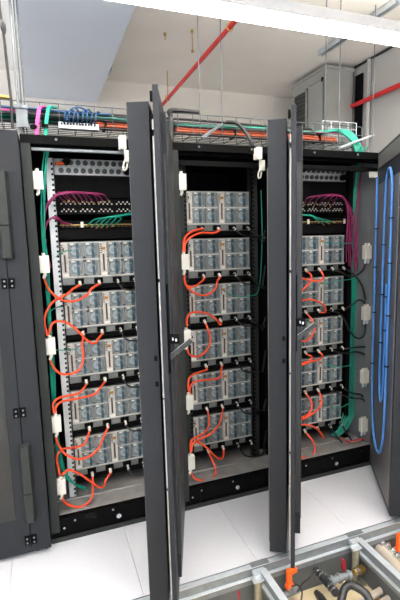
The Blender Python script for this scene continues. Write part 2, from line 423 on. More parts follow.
SO = ('outer left', 'inner left', 'inner right', 'outer right')
for (k, i, s), path in OC.items():
    low = (k, i, s) in ((0,4,0), (1,5,0), (2,4,0))
    px_cable('orange_cable', k, i, s, path, .05 if low else .06, M_ORANGE, .0068, f'orange cable from {SO[s]} socket of the {modules[k,i][1]} module, {RACK_NAMES[k]} open rack', 'cable', 'orange module cables', ymid=.06 if low else .13)
BC = {
 (2,0,2): [(340,272),(352,276.5),(362,271),(366,262)],
 (2,0,3): [(351,272),(361,284),(366,300)],
 (2,1,2): [(342,316),(351,333),(358,338.5),(364,335),(366,324)],
 (2,1,3): [(350,306),(359,300),(365,303)],
 (2,2,2): [(345,353),(358,352),(367,357),(367.5,366)],
 (2,2,3): [(354,347.5),(364,347),(370,349)],
 (2,3,2): [(340,394),(352,398),(362,399),(366,404)],
 (2,3,3): [(352,393),(361,395),(365.5,402),(366,414)],
 (2,4,2): [(340,440),(350,451),(358,455),(364,449),(366,434)],
 (2,4,3): [(350,438),(357,446),(363,440),(365,433)],
}
for k in (0, 1, 2):
    n = 6 if k == 1 else 5
    for i in range(n):
        for s in (2, 3):
            lab = f'black cable from {SO[s]} socket of the {modules[k,i][1]} module, {RACK_NAMES[k]} open rack'
            if k == 2: px_cable('black_cable', k, i, s, BC[k,i,s], .13, M_BCABLE, .006, lab, 'cable', 'black module cables', ymid=.14); continue
            a = socket_pt(k, i, s); b = a+Vector((0, -.024, -.014))
            sag = random.uniform(.03, .06)
            if k == 0: pts = [a, b, b+Vector((.03, -.03, -sag)), b+Vector((.09+.04*(s==2), -.04, -sag-.005)), Vector((W*k+.66, .16, a.z-.01)), Vector((W*k+.716, .15, a.z+.05))]
            else: pts = [a, b, b+Vector((.05, -.02, -sag*1.2)), b+Vector((.11+.05*(s==2), -.01, -sag*1.6)), Vector((W*k+.68, .22, a.z-.1)), Vector((W*k+.716, .24, a.z-.02+.06*(i%2)))]
            cable('black_cable', pts, .0055, M_BCABLE, lab, 'cable', 'black module cables', plug=(a, a.lerp(b, 1.2)))

# white junction boxes on the posts and the side wall
def jbox(loc, side, label, w=.052, h=.09, clips=True, rx=0):
    r = thing('junction_box', label, 'junction box', loc, 0, 'white junction boxes'); r.rotation_euler = (0, rx, 0)
    MB().box((-w/2, -.016, -h/2), (w/2, .016, h/2)).box((-w/2+.006, -.0185, -h/2+.01), (w/2-.006, -.016, h/2-.012)).build('housing', M_WHITE, r, bevel=.004)
    xs = (0,) if side < 0 else (-.012, .014)
    for x in xs:
        MB().cyl((x, 0, h/2), (x, 0, h/2+.014), .009).build('upper_gland', M_WHITE, r)
        MB().tube([(x, 0, -h/2), (x, -.002, -h/2-.014), (x-.008, -.004, -h/2-.03)], [.01, .009, .007]).build('lower_gland', M_WHITE if side < 0 else M_GALV, r)
    return r
HN = ('topmost', 'second from top', 'third from top', 'fourth from top', 'lowest')
for k in (0, 1):
    for i, z in enumerate(((1.985, 1.557, 1.116, .676, .305), (1.992, 1.536, 1.085, .678, .286))[k]):
        dx = .069 if k == 0 else .074
        jbox((W*k+dx+ (0 if k == 0 else 0.002), .052, z), -1, f'white junction box on the left post of the {RACK_NAMES[k]} open rack, {HN[i]}')
for i, (z, y) in enumerate(((1.545, .112), (1.108, .108), (.636, .105), (.262, .105))):
    o = jbox((2.222, y, z), 1, f'white junction box on the grey side wall inside the right rack, {("topmost","second from top","third from top","lowest")[i]}', .056, .098)
for x, y in ((122, 142), (258.5, 153)):
    k = 0 if x < 200 else 1
    p = at(x, y, -.03)
    r = thing('junction_box', f'bright white box beside the upper hinge side of the {RACK_NAMES[k]} open door', 'junction box', p, 0, 'white boxes beside the doors')
    MB().box((-.014, -.012, -.035), (.020, .04, .032)).build('housing', M_WHITE, r, bevel=.003)
    MB().tube(curve([(.01, 0, -.035), (.02, 0, -.07), (.005, .01, -.11), (.004, .01, -.14), (.02, .01, -.13), (.03, .02, -.08)], 5), .005).build('lead', M_WHITE, r)
    MB().box((.012, -.008, -.10), (.04, .02, -.04)).build('clip', M_WHITE, r, bevel=.003)
p = at(374, 175, .02)
r = thing('junction_box', 'white box at the upper right corner inside the right open rack', 'junction box', p, 0, 'white boxes beside the doors')
MB().box((-.032, -.012, -.018), (.032, .012, .018)).build('housing', M_WHITE, r, bevel=.003)
MB().box((-.03, 0, .018), (.03, .05, .024)).build('bracket', M_GALVD, r)

# ------------------------------------------------------------------ socket panels, switches, patch panels
def panel_x(k): return W*k+.3825
for k in (0, 2):
    nm = RACK_NAMES[k]
    r = thing('socket_panel', f'grey panel with two rows of round sockets atop the {nm} open rack', 'socket panel', (panel_x(k), MY-.004, 2.045), 0, 'socket panels')
    MB().box((-.225, 0, 0), (.225, .2, .088)).box((-.222, -.003, .042), (.222, 0, .047)).build('front_plate', M_KPAN, r, bevel=.002)
    for row, z in ((0, .023), (1, .066)):
        for j in range(10):
            x = -.185+j*.040+(.014 if row else 0)
            MB().cyl((x, 0, z), (x, -.010, z), .0145, 12).cyl((x, -.010, z), (x, -.016, z), .007, 8).build('socket', M_KNOB, r)
    for x, z in ((-.155, .07), (.185, .025)):
        MB().cyl((x, -.004, z), (x, -.045, z-.002), .021, 14).build('rotary_switch', M_BLACK, r)
    MB().cyl((-.168, -.03, .058), (-.215, -.034, .055), .009).build('orange_plug', M_VORANGE, r)
    r = thing('network_switch', f'black network switch with rows of pale ports in the {nm} open rack', 'network switch', (panel_x(k), MY-.004, 1.825), 0, 'network switches')
    MB().box((-.225, 0, 0), (.225, .25, .088)).build('case', M_BLACK, r, bevel=.002)
    for g in range(4):
        pb = MB()
        for c in range(7):
            for rr in range(4):
                if (c+rr) % 2 == 0: pb.box((-.20+g*.104+c*.0125, -.004, .014+rr*.011+(.02 if rr > 1 else 0)), (-.192+g*.104+c*.0125, 0, .021+rr*.011+(.02 if rr > 1 else 0)))
        pb.build('port_block', M_PORT, r)
    r = thing('patch_panel', f'black patch panel with a thin gold strip below the switch, {nm} rack', 'patch panel', (panel_x(k), MY-.004, 1.745), 0, 'patch panels')
    MB().box((-.225, 0, 0), (.225, .2, .045)).build('case', M_BLACK, r, bevel=.002)
    MB().box((-.21, -.004, .018), (.20, 0, .024)).build('contact_strip', M_GOLD, r)
    pt = MB()
    for j in range(18): pt.box((-.2+j*.0225, -.004, .007), (-.188+j*.0225, 0, .014)); 
    pt.build('port_row', M_BROWN, r)
    for x in (-.09, .215): MB().box((x-.008, -.006, .006), (x+.008, 0, .038)).build('end_cap', M_WHITE, r)
    # things stay in the rack on rails: a plain black blanking panel above the modules
    MB().box((.161, MY, 1.685), (W-.161, MY+.012, 1.742)).build('blanking_panel', M_DARK, racks[k][0])
    MB().box((.161, MY, 1.92), (W-.161, MY+.012, 2.04)).build('blanking_panel', M_DARK, racks[k][0])

def strands(name, paths, r, m, label, group, plug=None):
    for i, pts in enumerate(paths):
        o = MB().tube(curve(pts, 6), r, 6).build(name, m); tag(o, label, 'cable', group)
        if plug:
            e = Vector(pts[-1]); d = (e-Vector(pts[-2])).normalized()
            MB().cyl(e-d*.002, e+d*.022, r*1.15, 6).build('plug', plug, o)
J = lambda s=.004: random.uniform(-s, s)
def P(x, y, Y, j=.004): return at(x, y, Y)+Vector((J(j), J(j), J(j)))
# purple strands, left rack upper run
pp = []
for i, (x, y) in enumerate(((64,201),(68,200),(73,201),(78,202),(83,201),(88,202),(93,202),(98,202),(103,201),(108,200))):
    pp.append([P(43, 236, .17), P(44, 222, .16), P(46, 208, .15), P(54, 197, .15, .006), P(60+.2*(x-60), 193, .16, .007), P(x-7, 194+.6*J(1), .17, .006), at(x, y, .235)])
strands('purple_cable', pp, .0042, M_PURPLE, 'thin purple cable arching into the switch of the left open rack', 'purple switch cables, left rack', M_GOLD)
pp = [[P(45, 262, .17), P(44, 245, .17), P(45, 228, .16), P(51, 218, .16), P(58, 217+i, .17), at(x, 224.5, .235)] for i, x in enumerate((62, 65, 68, 71))]
strands('purple_cable', pp, .004, M_PURPLE, 'thin purple cable to the gold striped patch panel of the left rack', 'purple patch cables, left rack', M_GOLD)
pp = [[P(46, 240, .17), P(45, 255, .17), P(49, 262, .17), P(50, 268, .18)] for i in range(3)]
strands('purple_cable', pp, .004, M_PURPLE, 'short purple cable hanging beside the pale rail of the left rack', 'short purple cables, left rack')
pp = []
for x, y in ((88,225),(93,226),(98,226.5),(103,226),(108,226),(114,225)):
    pp.append([P(142, 212, .2), P(130, 214, .17), P(116, 216, .16), P(x+8, 218.5, .17), at(x, y, .235)])
strands('teal_cable', pp, .004, M_TEAL, 'thin teal cable running into the patch panel of the left open rack', 'teal patch cables, left rack', M_GOLD)
# vertical teal strands, left rack
pp = []
for i in range(4):
    o = i*1.1
    pp.append([P(45+o, 150, .12, .002), P(43+o, 170, .12), P(41+o, 200, .13), P(42+o, 235, .13), P(45+o, 270, .13), P(48+o, 320, .14), P(51+o, 370, .14), P(53.5+o, 420, .14), P(58+o, 455, .15), P(64+o, 475, .15), P(74+o, 483+i*.8, .17), P(84+o, 487+i, .2)])
strands('teal_cable', pp, .0045, M_TEAL, 'long teal cable running down behind the junction boxes of the left rack', 'long teal cables, left rack')
# right rack
pp = []
for i, (x, y) in enumerate(((304,205),(309,204),(314,206),(320,204),(326,205),(331,206))):
    pp.append([P(347+i*2.2, 262+4*(i%3), .2), P(346+i*1.9, 240, .19), P(347+i*1.3, 214, .18), P(345, 199, .18, .006), P(336, 195, .17, .006), P(x+6, 197, .17), at(x, y, .235)])
strands('purple_cable', pp, .0036, M_PURPLE, 'thin purple cable arching out of the switch of the right open rack', 'purple switch cables, right rack', M_GOLD)
pp = []
for i, (x, y) in enumerate(((318,222),(323,224),(328,223),(333,222))):
    pp.append([P(296, 214, .2), P(304, 215, .17), P(312, 216, .17), at(x, y, .235)])
strands('teal_cable', pp, .004, M_TEAL, 'thin teal cable lying across the patch panel of the right open rack', 'teal patch cables, right rack', M_GOLD)
pp = []
for i in range(7):
    o = (i-3)*1.6
    pp.append([P(364+o*.6, 147, .2, .003), P(358+o*.6, 180, .22), P(354+o*.5, 215, .23), P(353.5+o*.5, 260, .24), P(352+o*.9, 330, .25), P(350+o, 390, .25), P(349+o*1.1, 412, .23), P(343+o, 428, .21), P(334+o*.6, 435+i*.4, .22)])
strands('teal_cable', pp, .005, M_TEAL, 'long teal cable in the vertical bundle of the right open rack', 'long teal cables, right rack')
pp = [[P(366+i, 147, .2, .003), P(359+i, 180, .2), P(356+i, 215, .2), P(355+i, 250, .2), P(354, 275, .22)] for i in range(3)]
strands('purple_cable', pp, .003, M_PURPLE, 'purple cable hanging beside the teal bundle of the right open rack', 'long purple cables, right rack')
for i, (a, b, c) in enumerate((((323,242),(340,243.5),(354,243)), ((321,284),(338,281),(353,279)), ((325,364),(338,367),(352,365)), ((326,404),(338,408),(350,403)))):
    cable('teal_cable', [at(*a, .24), at(*b, .17), at(*c, .2)], .0032, M_TEAL, f'single teal lead across the {("topmost","second","fourth","lowest")[i]} module of the right rack', 'cable', 'single teal leads', n=6)
for i, (a, b, c) in enumerate((((56,257),(62,252),(72,250)), ((49,313),(55,308),(64,306)), ((55,350),(66,350),(76,349)))):
    cable('teal_cable', [at(*a, .12), at(*b, .17), at(*c, .24)], .003, M_TEAL, f'single teal lead to the {("topmost","second","third")[i]} module of the left rack', 'cable', 'single teal leads', n=6)
cable('teal_cable', [at(224, 291, .24), at(236, 296, .2), at(250, 296, .2), at(259, 288, .22), at(262, 240, .22), at(261, 190, .25)], .0035, M_TEAL, 'single teal lead crossing the third module of the middle rack', 'cable', 'single teal leads', n=6)
for i in range(3):
    c3 = ('yellow_cable', 'purple_cable', 'red_cable')[i]
    cable(c3, [atz(338+i*2, 437, .13), atz(346+i, 440+i, .135), atz(356, 442-i, .14), atz(364, 437+i, .14)], .005, (M_GOLD, M_PINK, M_RED)[i], f'short {c3.split("_")[0]} cable on the floor of the right open rack', 'cable', None, n=6)

# ------------------------------------------------------------------ over the racks
def tube_thing(name, pts, r, m, label, cat, group=None, n=8, smooth=True, seg=0):
    o = MB().tube(curve(pts, seg) if seg else pts, r, n).build(name, m); return tag(o, label, cat, group)
TY0, TY1, TZ0, TZ1 = .30, .52, 2.322, 2.44
tr = thing('cable_tray', 'long silver wire cable tray above the racks', 'cable tray', (0, .3, TZ0), 0)
w = MB()
for z, y in ((TZ1, TY0), (TZ1, TY1), ((TZ0+TZ1)/2, TY0), ((TZ0+TZ1)/2, TY1)): w.cyl((-1.2, y-.3, z-TZ0), (2.33, y-.3, z-TZ0), .0028, 6)
for j in range(6): w.cyl((-1.2, j*(TY1-TY0)/5, 0), (2.33, j*(TY1-TY0)/5, 0), .0028, 6)
w.build('long_wires', M_WIRE, tr)
w = MB()
for i in range(36):
    x = -1.19+i*.1
    for y in (TY0, TY1): w.cyl((x, y-.3, 0), (x, y-.3, TZ1-TZ0), .0025, 6)
    w.cyl((x, 0, 0), (x, TY1-TY0, 0), .0025, 6)
w.build('cross_wires', M_WIRE, tr)
for i in range(7):
    y = TY0+.016+.021*(i % 4)+.01*(i//4); zo = TZ0+.016+.018*(i//4)
    tube_thing('rust_orange_cable', [(.40, y+J(), zo), (.6, y+J(), zo+J(.002)), (1.0, y+J(), zo), (1.4, y+J(), zo), (1.75, y+J(), zo+J(.002)), (2.0, y, zo), (2.10, y+.01*i/6, zo)], .0095, M_FIBRE, 'thick rust orange cable lying along the wire cable tray', 'cable', 'rust orange tray cables', seg=5)
for i, x in enumerate((.46, .88, 1.3, 1.72, 1.95)):
    o = MB().box((x, TY0+.002, TZ0+.001), (x+.016, TY0+.1, TZ0+.05)).build('cable_tie', M_BLACK, bevel=.004)
    tag(o, f'black tie around the rust orange cables, {("leftmost of five","second from the left","middle of five","second from the right","rightmost of five")[i]}', 'cable tie', 'ties on the orange tray cables')
XS = (-1.2, -.5, .1, .5, .9, 1.3, 1.6, 1.85)
def run(n_, m_, y, z, r, xs, end=(), jy=.012, jz=.006):
    c = n_.split('_')[0]
    tube_thing(n_, [(x, y+J(jy), z+J(jz)) for x in xs]+list(end), r, m_, f'{c} cable on top of the orange cables in the wire tray', 'cable', f'{c} tray cables', seg=5)
for i in range(8):
    end = [(2.02, TY0+.05+.01*i, 2.40+.006*(i%3)), (2.12+.010*i, TY0+.02, 2.405+.01*(i%2)), (2.19+.008*i, .25, 2.32), (2.21+.008*i, .22, 2.18)]
    run('teal_cable', M_TEAL, TY0+.03+.022*i, 2.384+.012*(i%2), .0075, XS, end)
for i in range(9): run('black_cable', M_BCABLE, TY0+.012+.02*i, 2.372+.022*(i%3), .0075, (-1.2, -.4, .1, .6, 1.0, 1.4, 1.7, 1.92))
for i in range(2): run('pink_cable', M_PINK, TY0+.02+.02*i, 2.395, .006, (-1.2, -.7, -.3, -.05, .05))
for i in range(4):
    run('purple_cable', M_PURPLE, TY0+.02+.03*i, 2.39, .006, (1.5, 1.7, 1.9), [(2.05, TY0+.05, 2.40), (2.17+.012*i, TY0+.01, 2.39), (2.235+.01*i, .25, 2.31), (2.25+.008*i, .22, 2.18)])
for i in range(1): run('blue_cable', M_NAVY, TY0+.015+.03*i, 2.40, .006, (-.2, .1, .3, .5))
# drops into the left rack
for nm, m_, px in (('pink_cable', M_PINK, 37.5), ('teal_cable', M_TEAL, 46.5)):
    for i in range(3):
        tube_thing(nm, [at(px+8+i, 108, .36), at(px+2+i, 107, .27), at(px+i*.9, 114, .22), at(px-1.5+i*.9, 128, .2), at(px-2+i*.9, 140, .18)], .0065, m_, f'{nm.split("_")[0]} cable dropping from the tray into the left open rack', 'cable', f'{nm.split("_")[0]} drop cables', seg=5)
for i in range(2):
    x = (33.5, 45)[i]
    p = at(x, 127-i, .195); o = MB().cyl(p-Vector((0,0,.008)), p+Vector((0,0,.008)), .018, 10).build('cable_tie', M_BLACK)
    tag(o, f'black tie around the {("pink","teal")[i]} cables dropping into the left rack', 'cable tie', 'ties on the drop cables')
# grey terminal strip with blue patch cables
a = at(58.5, 124, .27)
ts = thing('terminal_strip', 'grey terminal strip clipped to the wire tray over the left rack', 'terminal strip', a, 0)
L = at(99, 127, .27).x-a.x
MB().box((0, 0, -.022), (L, .03, .012)).box((0, -.004, -.022), (L, 0, -.004)).build('body', M_RAIL, ts, bevel=.002)
pb = MB()
for j in range(12): pb.box((.012+j*(L-.024)/12, -.006, -.001), (.012+j*(L-.024)/12+.009, 0, .009))
pb.build('port_row', M_BLACK, ts)
for j in range(8):
    x = a.x+.03+j*.024
    tube_thing('blue_cable', [(x, .262, a.z+.006), (x+.005, .235, a.z+.035), (x+.015+J(.01), .27, a.z+.07+.01*(j%3)), (x+.05, .33, a.z+.085), (x+.12, .38, a.z+.07)], .004, M_NAVY, 'thin blue cable looping out of the grey terminal strip', 'cable', 'blue strip cables', n=6, seg=5)
tube_thing('blue_cable', [at(66, 121, .26), at(70, 110, .26), at(80, 107.5, .27), at(89, 113, .3), at(92, 120, .34)], .004, M_NAVY, 'blue cable arching high over the grey terminal strip', 'cable', n=6, seg=5)
# black hoses over the middle rack
tube_thing('black_hose', [(W*1+.045, .12, 2.2), (W*1+.05, .13, 2.3), (W*1+.06, .16, 2.37), (W*1+.10, .28, 2.445), (W*1+.3, .33, 2.46)], .014, M_BCABLE, 'thick black hose rising from the left end of the middle rack', 'hose', 'black hoses over the middle rack', seg=6)
tube_thing('black_hose', [at(226, 122, .28), at(236, 123, .26), at(244, 130, .22), at(250, 140, .16), at(253, 147, .1)], .011, M_BCABLE, 'black hose bending down from the tray to the white box', 'hose', 'black hoses over the middle rack', seg=6)
o = MB().bar(at(202, 138, .1), at(222, 124, .28), .018, .012).build('tray_strut', M_GALVD); tag(o, 'grey diagonal strut arm under the tray over the middle rack', 'strut', 'tray struts')
o = MB().bar(at(340, 147.5, .1), at(373, 135, .36), .018, .012).build('tray_strut', M_GALV); tag(o, 'silver diagonal strut arm beside the right rack top', 'strut', 'tray struts')
# basket end at the right
bk = MB()
bx0, by, bz0, bz1 = 2.06, .42, 2.40, 2.50
for z in (bz0, (bz0+bz1)/2, bz1): bk.cyl((bx0, by, z), (2.36, by, z), .0035, 6)
for i in range(5): bk.cyl((bx0+i*.075, by, bz0), (bx0+i*.075, by, bz1), .0035, 6)
tag(bk.build('wire_basket', M_GALV), 'short silver wire basket end where cables leave the tray', 'cable basket')

# ceiling things
def rod(x, y, z0, z1, label, r=.005): return tube_thing('threaded_rod', [(x, y, z0), (x, y, z1)], r, M_WIRE, label, 'rod', 'threaded hanging rods', n=6)
for px, py, lab in ((1.062, 122, 'thin hanging rod left of two over the middle rack'), (1.213, 120, 'thin hanging rod right of two over the middle rack'), (2.118, 122, 'thin hanging rod in front of the grey air cabinet'), (2.415, 130, 'thin hanging rod in front of the grey right wall'), (2.0, 122, 'short hanging rod under the end of the ceiling channel')):
    rod(px, .31, TZ0, ZC-.02, lab, .003)
for i, (px, r_, lab) in enumerate(((18.5, .007, 'pale conduit pipe at the left, thickest of three'), (22, .004, 'thin silver rod beside the white conduit at the left'), (25, .004, 'thin silver rod nearest the pale soffit edge'))):
    p = at(px, 108, .29-.0*i); tube_thing('conduit', [(p.x, .27+.01*i, 2.21), (p.x, .27+.01*i, 3.3)], r_, M_WIRE if i else M_GALVD, lab, 'conduit', 'upright conduits at the left')
tube_thing('black_cable', [at(-4, -30, .1), at(0, 10, .1), at(3, 30, .1), at(7, 65, .1), at(11, 100, .1), at(12.5, 128, .1)], .0065, M_BCABLE, 'black cable hanging down at the far left edge', 'cable', seg=5)
tube_thing('cable_sleeve', [at(2, 20, .1), at(2.6, 24, .1), at(3.4, 29, .1), at(4.2, 34, .1)], [.007, .014, .013, .007], M_RUBBER, 'black sleeve on the cable at the far left edge', 'sleeve')
# clamp cluster at the tray corner left
cl = thing('tray_clamp', 'silver clamp joining conduits to the tray at the left', 'clamp', at(22, 117, .27))
MB().box((-.03, -.012, -.05), (.03, .0, .05)).box((-.035, -.02, -.06), (.035, -.012, -.04)).box((-.035, -.02, .04), (.035, -.012, .06)).build('plate', M_GALVD, cl, bevel=.002)
for z in (-.05, .05): MB().cyl((0, -.03, z), (0, -.02, z), .01, 6).build('nut', M_GALVD, cl)
tube_thing('brass_pipe', [at(-5, 96, .3), at(4, 97, .3), at(12, 98, .3)], .011, M_BRASS, 'short brass pipe at the far left above the closed rack', 'pipe', seg=4)
# strut channels on the ceiling
for x, y0, y1, lab in ((atz(320, 54, ZC-.03).x, atz(320, 54, ZC-.03).y-.9, atz(320, 54, ZC-.03).y, 'silver channel under the ceiling behind the lamp at the right'), (.78, 1.9, 2.05, 'small silver bracket under the ceiling beside the pale soffit')):
    s = MB()
    for dx in (-.02, .017): s.box((x+dx, y0, ZC-.05), (x+dx+.003, y1, ZC-.005))
    s.box((x-.02, y0, ZC-.008), (x+.02, y1, ZC-.002)); s.box((x-.02, y0, ZC-.05), (x-.012, y1, ZC-.047)); s.box((x+.012, y0, ZC-.05), (x+.02, y1, ZC-.047))
    tag(s.build('strut_channel', M_GALV), lab, 'channel', 'ceiling channels')
# fire pipes
rp = thing('sprinkler_pipe', 'red pipe running under the ceiling above the middle rack', 'pipe', (1.335, 0, 3.04), 0, 'red fire pipes')
MB().cyl((-.02, -3.5, 0), (.0, YB, 0), .017, 16).build('pipe', M_RED, rp)
for y in (.42, 1.9):
    MB().cyl((-.004, y, .02), (-.004, y, .25), .005, 8).tube([(-.006+.022*math.cos(t), y, .026*math.sin(t)) for t in [i*PI/6 for i in range(13)]], .004, 6).build('hanger', M_BRASS, rp)
for px, py, lab in ((165, 33, 'small brass drop head at left under the ceiling'), (192, 30, 'brass drop head beside the red ceiling pipe')):
    p = atz(px, py, ZC); MBx = MB().cyl(p, p-Vector((0,0,.02)), .012, 10).cyl(p-Vector((0,0,.02)), p-Vector((0,0,.15 if px > 170 else .05)), .004, 6)
    if px > 170: MBx.cyl(p-Vector((0,0,.15)), p-Vector((0,0,.165)), .011, 10)
    tag(MBx.build('drop_head', M_BRASS), lab, 'drop head', 'ceiling drop heads')
a = atx(356, 104, 3.03); b = atx(400, 85.5, 3.03)
zp = (a.z+b.z)/2
rp = thing('sprinkler_pipe', 'red pipe running along the grey right wall', 'pipe', (3.03, 0, zp), 0, 'red fire pipes')
MB().cyl((0, -3.5, 0), (0, YB-.01, 0), .021, 16).build('pipe', M_RED, rp)
for y in (.62, 1.9): MB().box((-.0, y, -.008), (.045, y+.03, .008)).tube([(.031*math.cos(t), y+.015, .031*math.sin(t)) for t in [i*PI/6 for i in range(13)]], .005, 6).build('hanger', M_GALVD, rp)
# back wall conduit lines
for i, (y0, y1) in enumerate(((77, 88),)):
    p0, p1 = at(114, y0, YB-.02), at(400, 103, YB-.02)
    tube_thing('conduit', [(p0.x, YB-.015, p0.z), (3.0, YB-.015, p0.z)], .010, M_CEIL, 'thin painted conduit along the top of the back wall', 'conduit', n=8)

# air cabinet
tube_thing('conduit', [(XR-.012, -3.5, ZC-.012), (XR-.012, YB, ZC-.012)], .011, M_RUBBER, 'dark conduit along the joint of ceiling and right wall', 'conduit')
tube_thing('conduit', [(XR-.03, 1.1, .02), (XR-.03, 1.1, ZC-.02)], .018, M_WALLR, 'grey upright conduit on the right wall beside the air cabinet', 'conduit')
AX0, AX1, AY0, AY1, AZ1 = 2.715, 3.035, 1.30, 1.87, 3.27
ac = thing('air_cabinet', 'tall grey sheet metal air cabinet behind the right rack', 'air cabinet', (AX0, AY0, 0))
MB().box((0, 0, 0), (AX1-AX0, AY1-AY0, AZ1)).box((-.012, -.012, AZ1-.03), (AX1-AX0+.01, AY1-AY0+.01, AZ1)).build('case', M_AC, ac, bevel=.004)
d = MB().box((-.012, .03, 1.2), (0, .25, AZ1-.12)); d.box((-.014, .04, 1.21), (-.012, .24, AZ1-.13)); d.box((-.004, .022, 1.19), (0, .258, AZ1-.11), 1); d.build('side_door', [M_AC, M_LOUV], ac, bevel=.003)
g = MB()
fy0, fy1, fz0, fz1 = .29, .545, 2.2, AZ1-.12
for a_, b_ in (((fy0, fz0), (fy1, fz0+.02)), ((fy0, fz1-.02), (fy1, fz1)), ((fy0, fz0), (fy0+.02, fz1)), ((fy1-.02, fz0), (fy1, fz1))): g.box((-.016, a_[0], a_[1]), (0, b_[0], b_[1]), 0)
g.box((-.004, fy0, fz0), (0, fy1, fz1), 1)
n = 22
for j in range(n):
    z = fz0+.03+j*(fz1-fz0-.05)/n
    g.bar((-.008, fy0+.02, z), (-.008, fy1-.02, z), .016, .004, 1, up=Vector((.5, 0, .86)))
g.build('louvre', [M_AC, M_LOUV], ac)
MB().box((-.02, .03, AZ1-.14), (0, .04, AZ1-.10)).build('hinge', M_BLACK, ac)
o = MB().box((XR-.02, 1.2, 0), (XR-.002, 1.30, 3.2)).build('gap_shade_strip', M_DARK, bevel=.003); struct(o)  # dark strip standing in for the shaded gap beside the cabinet

# lamps: long battens
def batten(x0, x1, y, z, label, group, up=None):
    r = thing('batten_lamp', label, 'lamp', (x0, y, z), 0, group)
    L = x1-x0
    MB().box((0, -.075, .012), (L, .075, .075)).box((0, -.085, .004), (L, -.075, .07)).box((0, .075, .004), (L, .085, .07)).build('housing', M_LAMPH, r, bevel=.003)
    MB().box((0, -.072, -.004), (L, .072, .012)).build('diffuser', M_LAMP, r)
    MB().box((.05, -.06, .073), (L-.05, .06, .077)).build('added_uplight', up or M_FILLU, r)  # glowing top added to the lamp to brighten the ceiling
    for f in (.12, .5, .88): MB().cyl((L*f, 0, .075), (L*f, 0, ZC-z), .004, 6).box((L*f-.03, -.02, .075), (L*f+.03, .02, .095)).build('hanger', M_GALV, r)
    return r
batten(-.9, 2.95, .04, 2.93, 'long white batten lamp glowing across the top of the photo', 'batten lamps', M_FILLV)
for y, n_ in ((-1.35, 'nearest'), (-2.3, 'second nearest'), (-3.25, 'farthest')):  # unseen lamps behind the view, added as fill light
    batten(-2.3, 2.9, y, 2.93, f'added unseen batten lamp overhead, {n_} of three rows in front of the racks', 'batten lamps')

# ------------------------------------------------------------------ lifted floor: rails, pedestals, pipes
rl = MB()
XA, XB = -.8, 2.8
rl.box((XA, YE-.028, -.052), (XB, YE-.004, -.007), 1); rl.box((XA, YE-.031, -.007), (XB, YE-.003, -.003))  # lit top and shaded face put into two steel colours
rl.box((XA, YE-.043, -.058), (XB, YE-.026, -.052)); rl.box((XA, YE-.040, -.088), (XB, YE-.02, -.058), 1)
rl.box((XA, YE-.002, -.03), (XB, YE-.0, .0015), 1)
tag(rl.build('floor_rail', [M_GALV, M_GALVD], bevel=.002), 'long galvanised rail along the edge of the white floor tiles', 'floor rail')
tag(MB().box((XA, YE-.03, ZS), (XB, YE-.02, -.088)).build('baffle_plate', M_BAFF), 'long grey baffle plate under the floor rail', 'baffle', 'underfloor baffles')
for x, lab in ((1.0, 'galvanised floor stringer left, running toward the viewer'), (1.6, 'galvanised floor stringer right, running toward the viewer'), (.4, 'galvanised floor stringer below the left door'), (2.2, 'galvanised floor stringer beyond the right edge')):
    s = MB(); y1 = YE-.05; y0 = YE-1.2
    s.box((x-.017, y0, -.009), (x+.02, y1, -.005)); s.box((x-.013, y0, -.055), (x+.016, y1, -.009), 1); s.box((x-.028, y0, -.062), (x+.031, y1, -.055)); s.box((x-.022, y0, -.09), (x+.025, y1, -.062), 1)  # bright top and darker sides paint in how light falls on the steel
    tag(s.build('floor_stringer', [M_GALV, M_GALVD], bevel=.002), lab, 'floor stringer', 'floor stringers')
tag(MB().box((1.605, YE-1.2, ZS), (1.615, YE-.06, -.09)).build('baffle_plate', M_BAFF), 'grey baffle plate under the right floor stringer', 'baffle', 'underfloor baffles')
for x, lab in ((.4, 'zinc pedestal under the floor rail below the left door'), (1.0, 'zinc pedestal under the rail joint beside the middle door'), (1.6, 'zinc pedestal under the rail joint near the right door'), (2.2, 'zinc pedestal at the far right under the rail')):
    pd = thing('floor_pedestal', lab, 'pedestal', (x-.04, YE-.078, ZS), 0, 'floor pedestals')
    MB().cyl((0, 0, .008), (0, 0, .20), .019, 14).build('tube', M_PED, pd)
    MB().box((-.05, -.05, 0), (.05, .05, .008)).build('base_plate', M_PED, pd)
    MB().cyl((0, 0, .18), (0, 0, .2), .024, 6).build('nut', M_PED, pd)
    h = MB().box((-.03, -.018, .20), (.03, .015, .21)); h.box((-.01, .012, .2), (.055, .046, .222))
    h.build('head', M_GALV, pd)
# tile joint plates
for x in (1.0, 1.6):
    o = MB().box((x-.05, YE-.034, -.002), (x+.05, YE+.0, .0015)).build('joint_plate', M_GALVD, bevel=.001)
    tag(o, f'small grey joint plate on the rail, {"beside the middle door" if x < 1.3 else "near the right door"}', 'joint plate', 'rail joint plates')
    o.location.z = .003

def valve(p, label, group, tilt=0):
    r = thing('valve_lever', label, 'valve', p, tilt, group)
    MB().cyl((0, 0, -.07), (0, 0, -.03), .02, 12).cyl((-.05, 0, -.075), (.05, 0, -.075), .017, 12).build('valve_body', M_GALVD, r)
    h = MB(); h.box((-.02, -.01, -.03), (.008, .01, .055)); h.box((-.02, -.012, .035), (.04, .012, .06)); h.box((-.024, -.014, -.045), (.018, .014, -.02))
    h.build('lever', M_VORANGE, r, bevel=.004)
    return r
ZP = -.14
valve(atz(290, 580, -.1), 'orange valve lever under the lifted floor beside the middle door', 'orange valve levers', .1)
valve(atz(399.5, 543, -.1), 'orange valve lever at the right edge under the lifted floor', 'orange valve levers', .1)
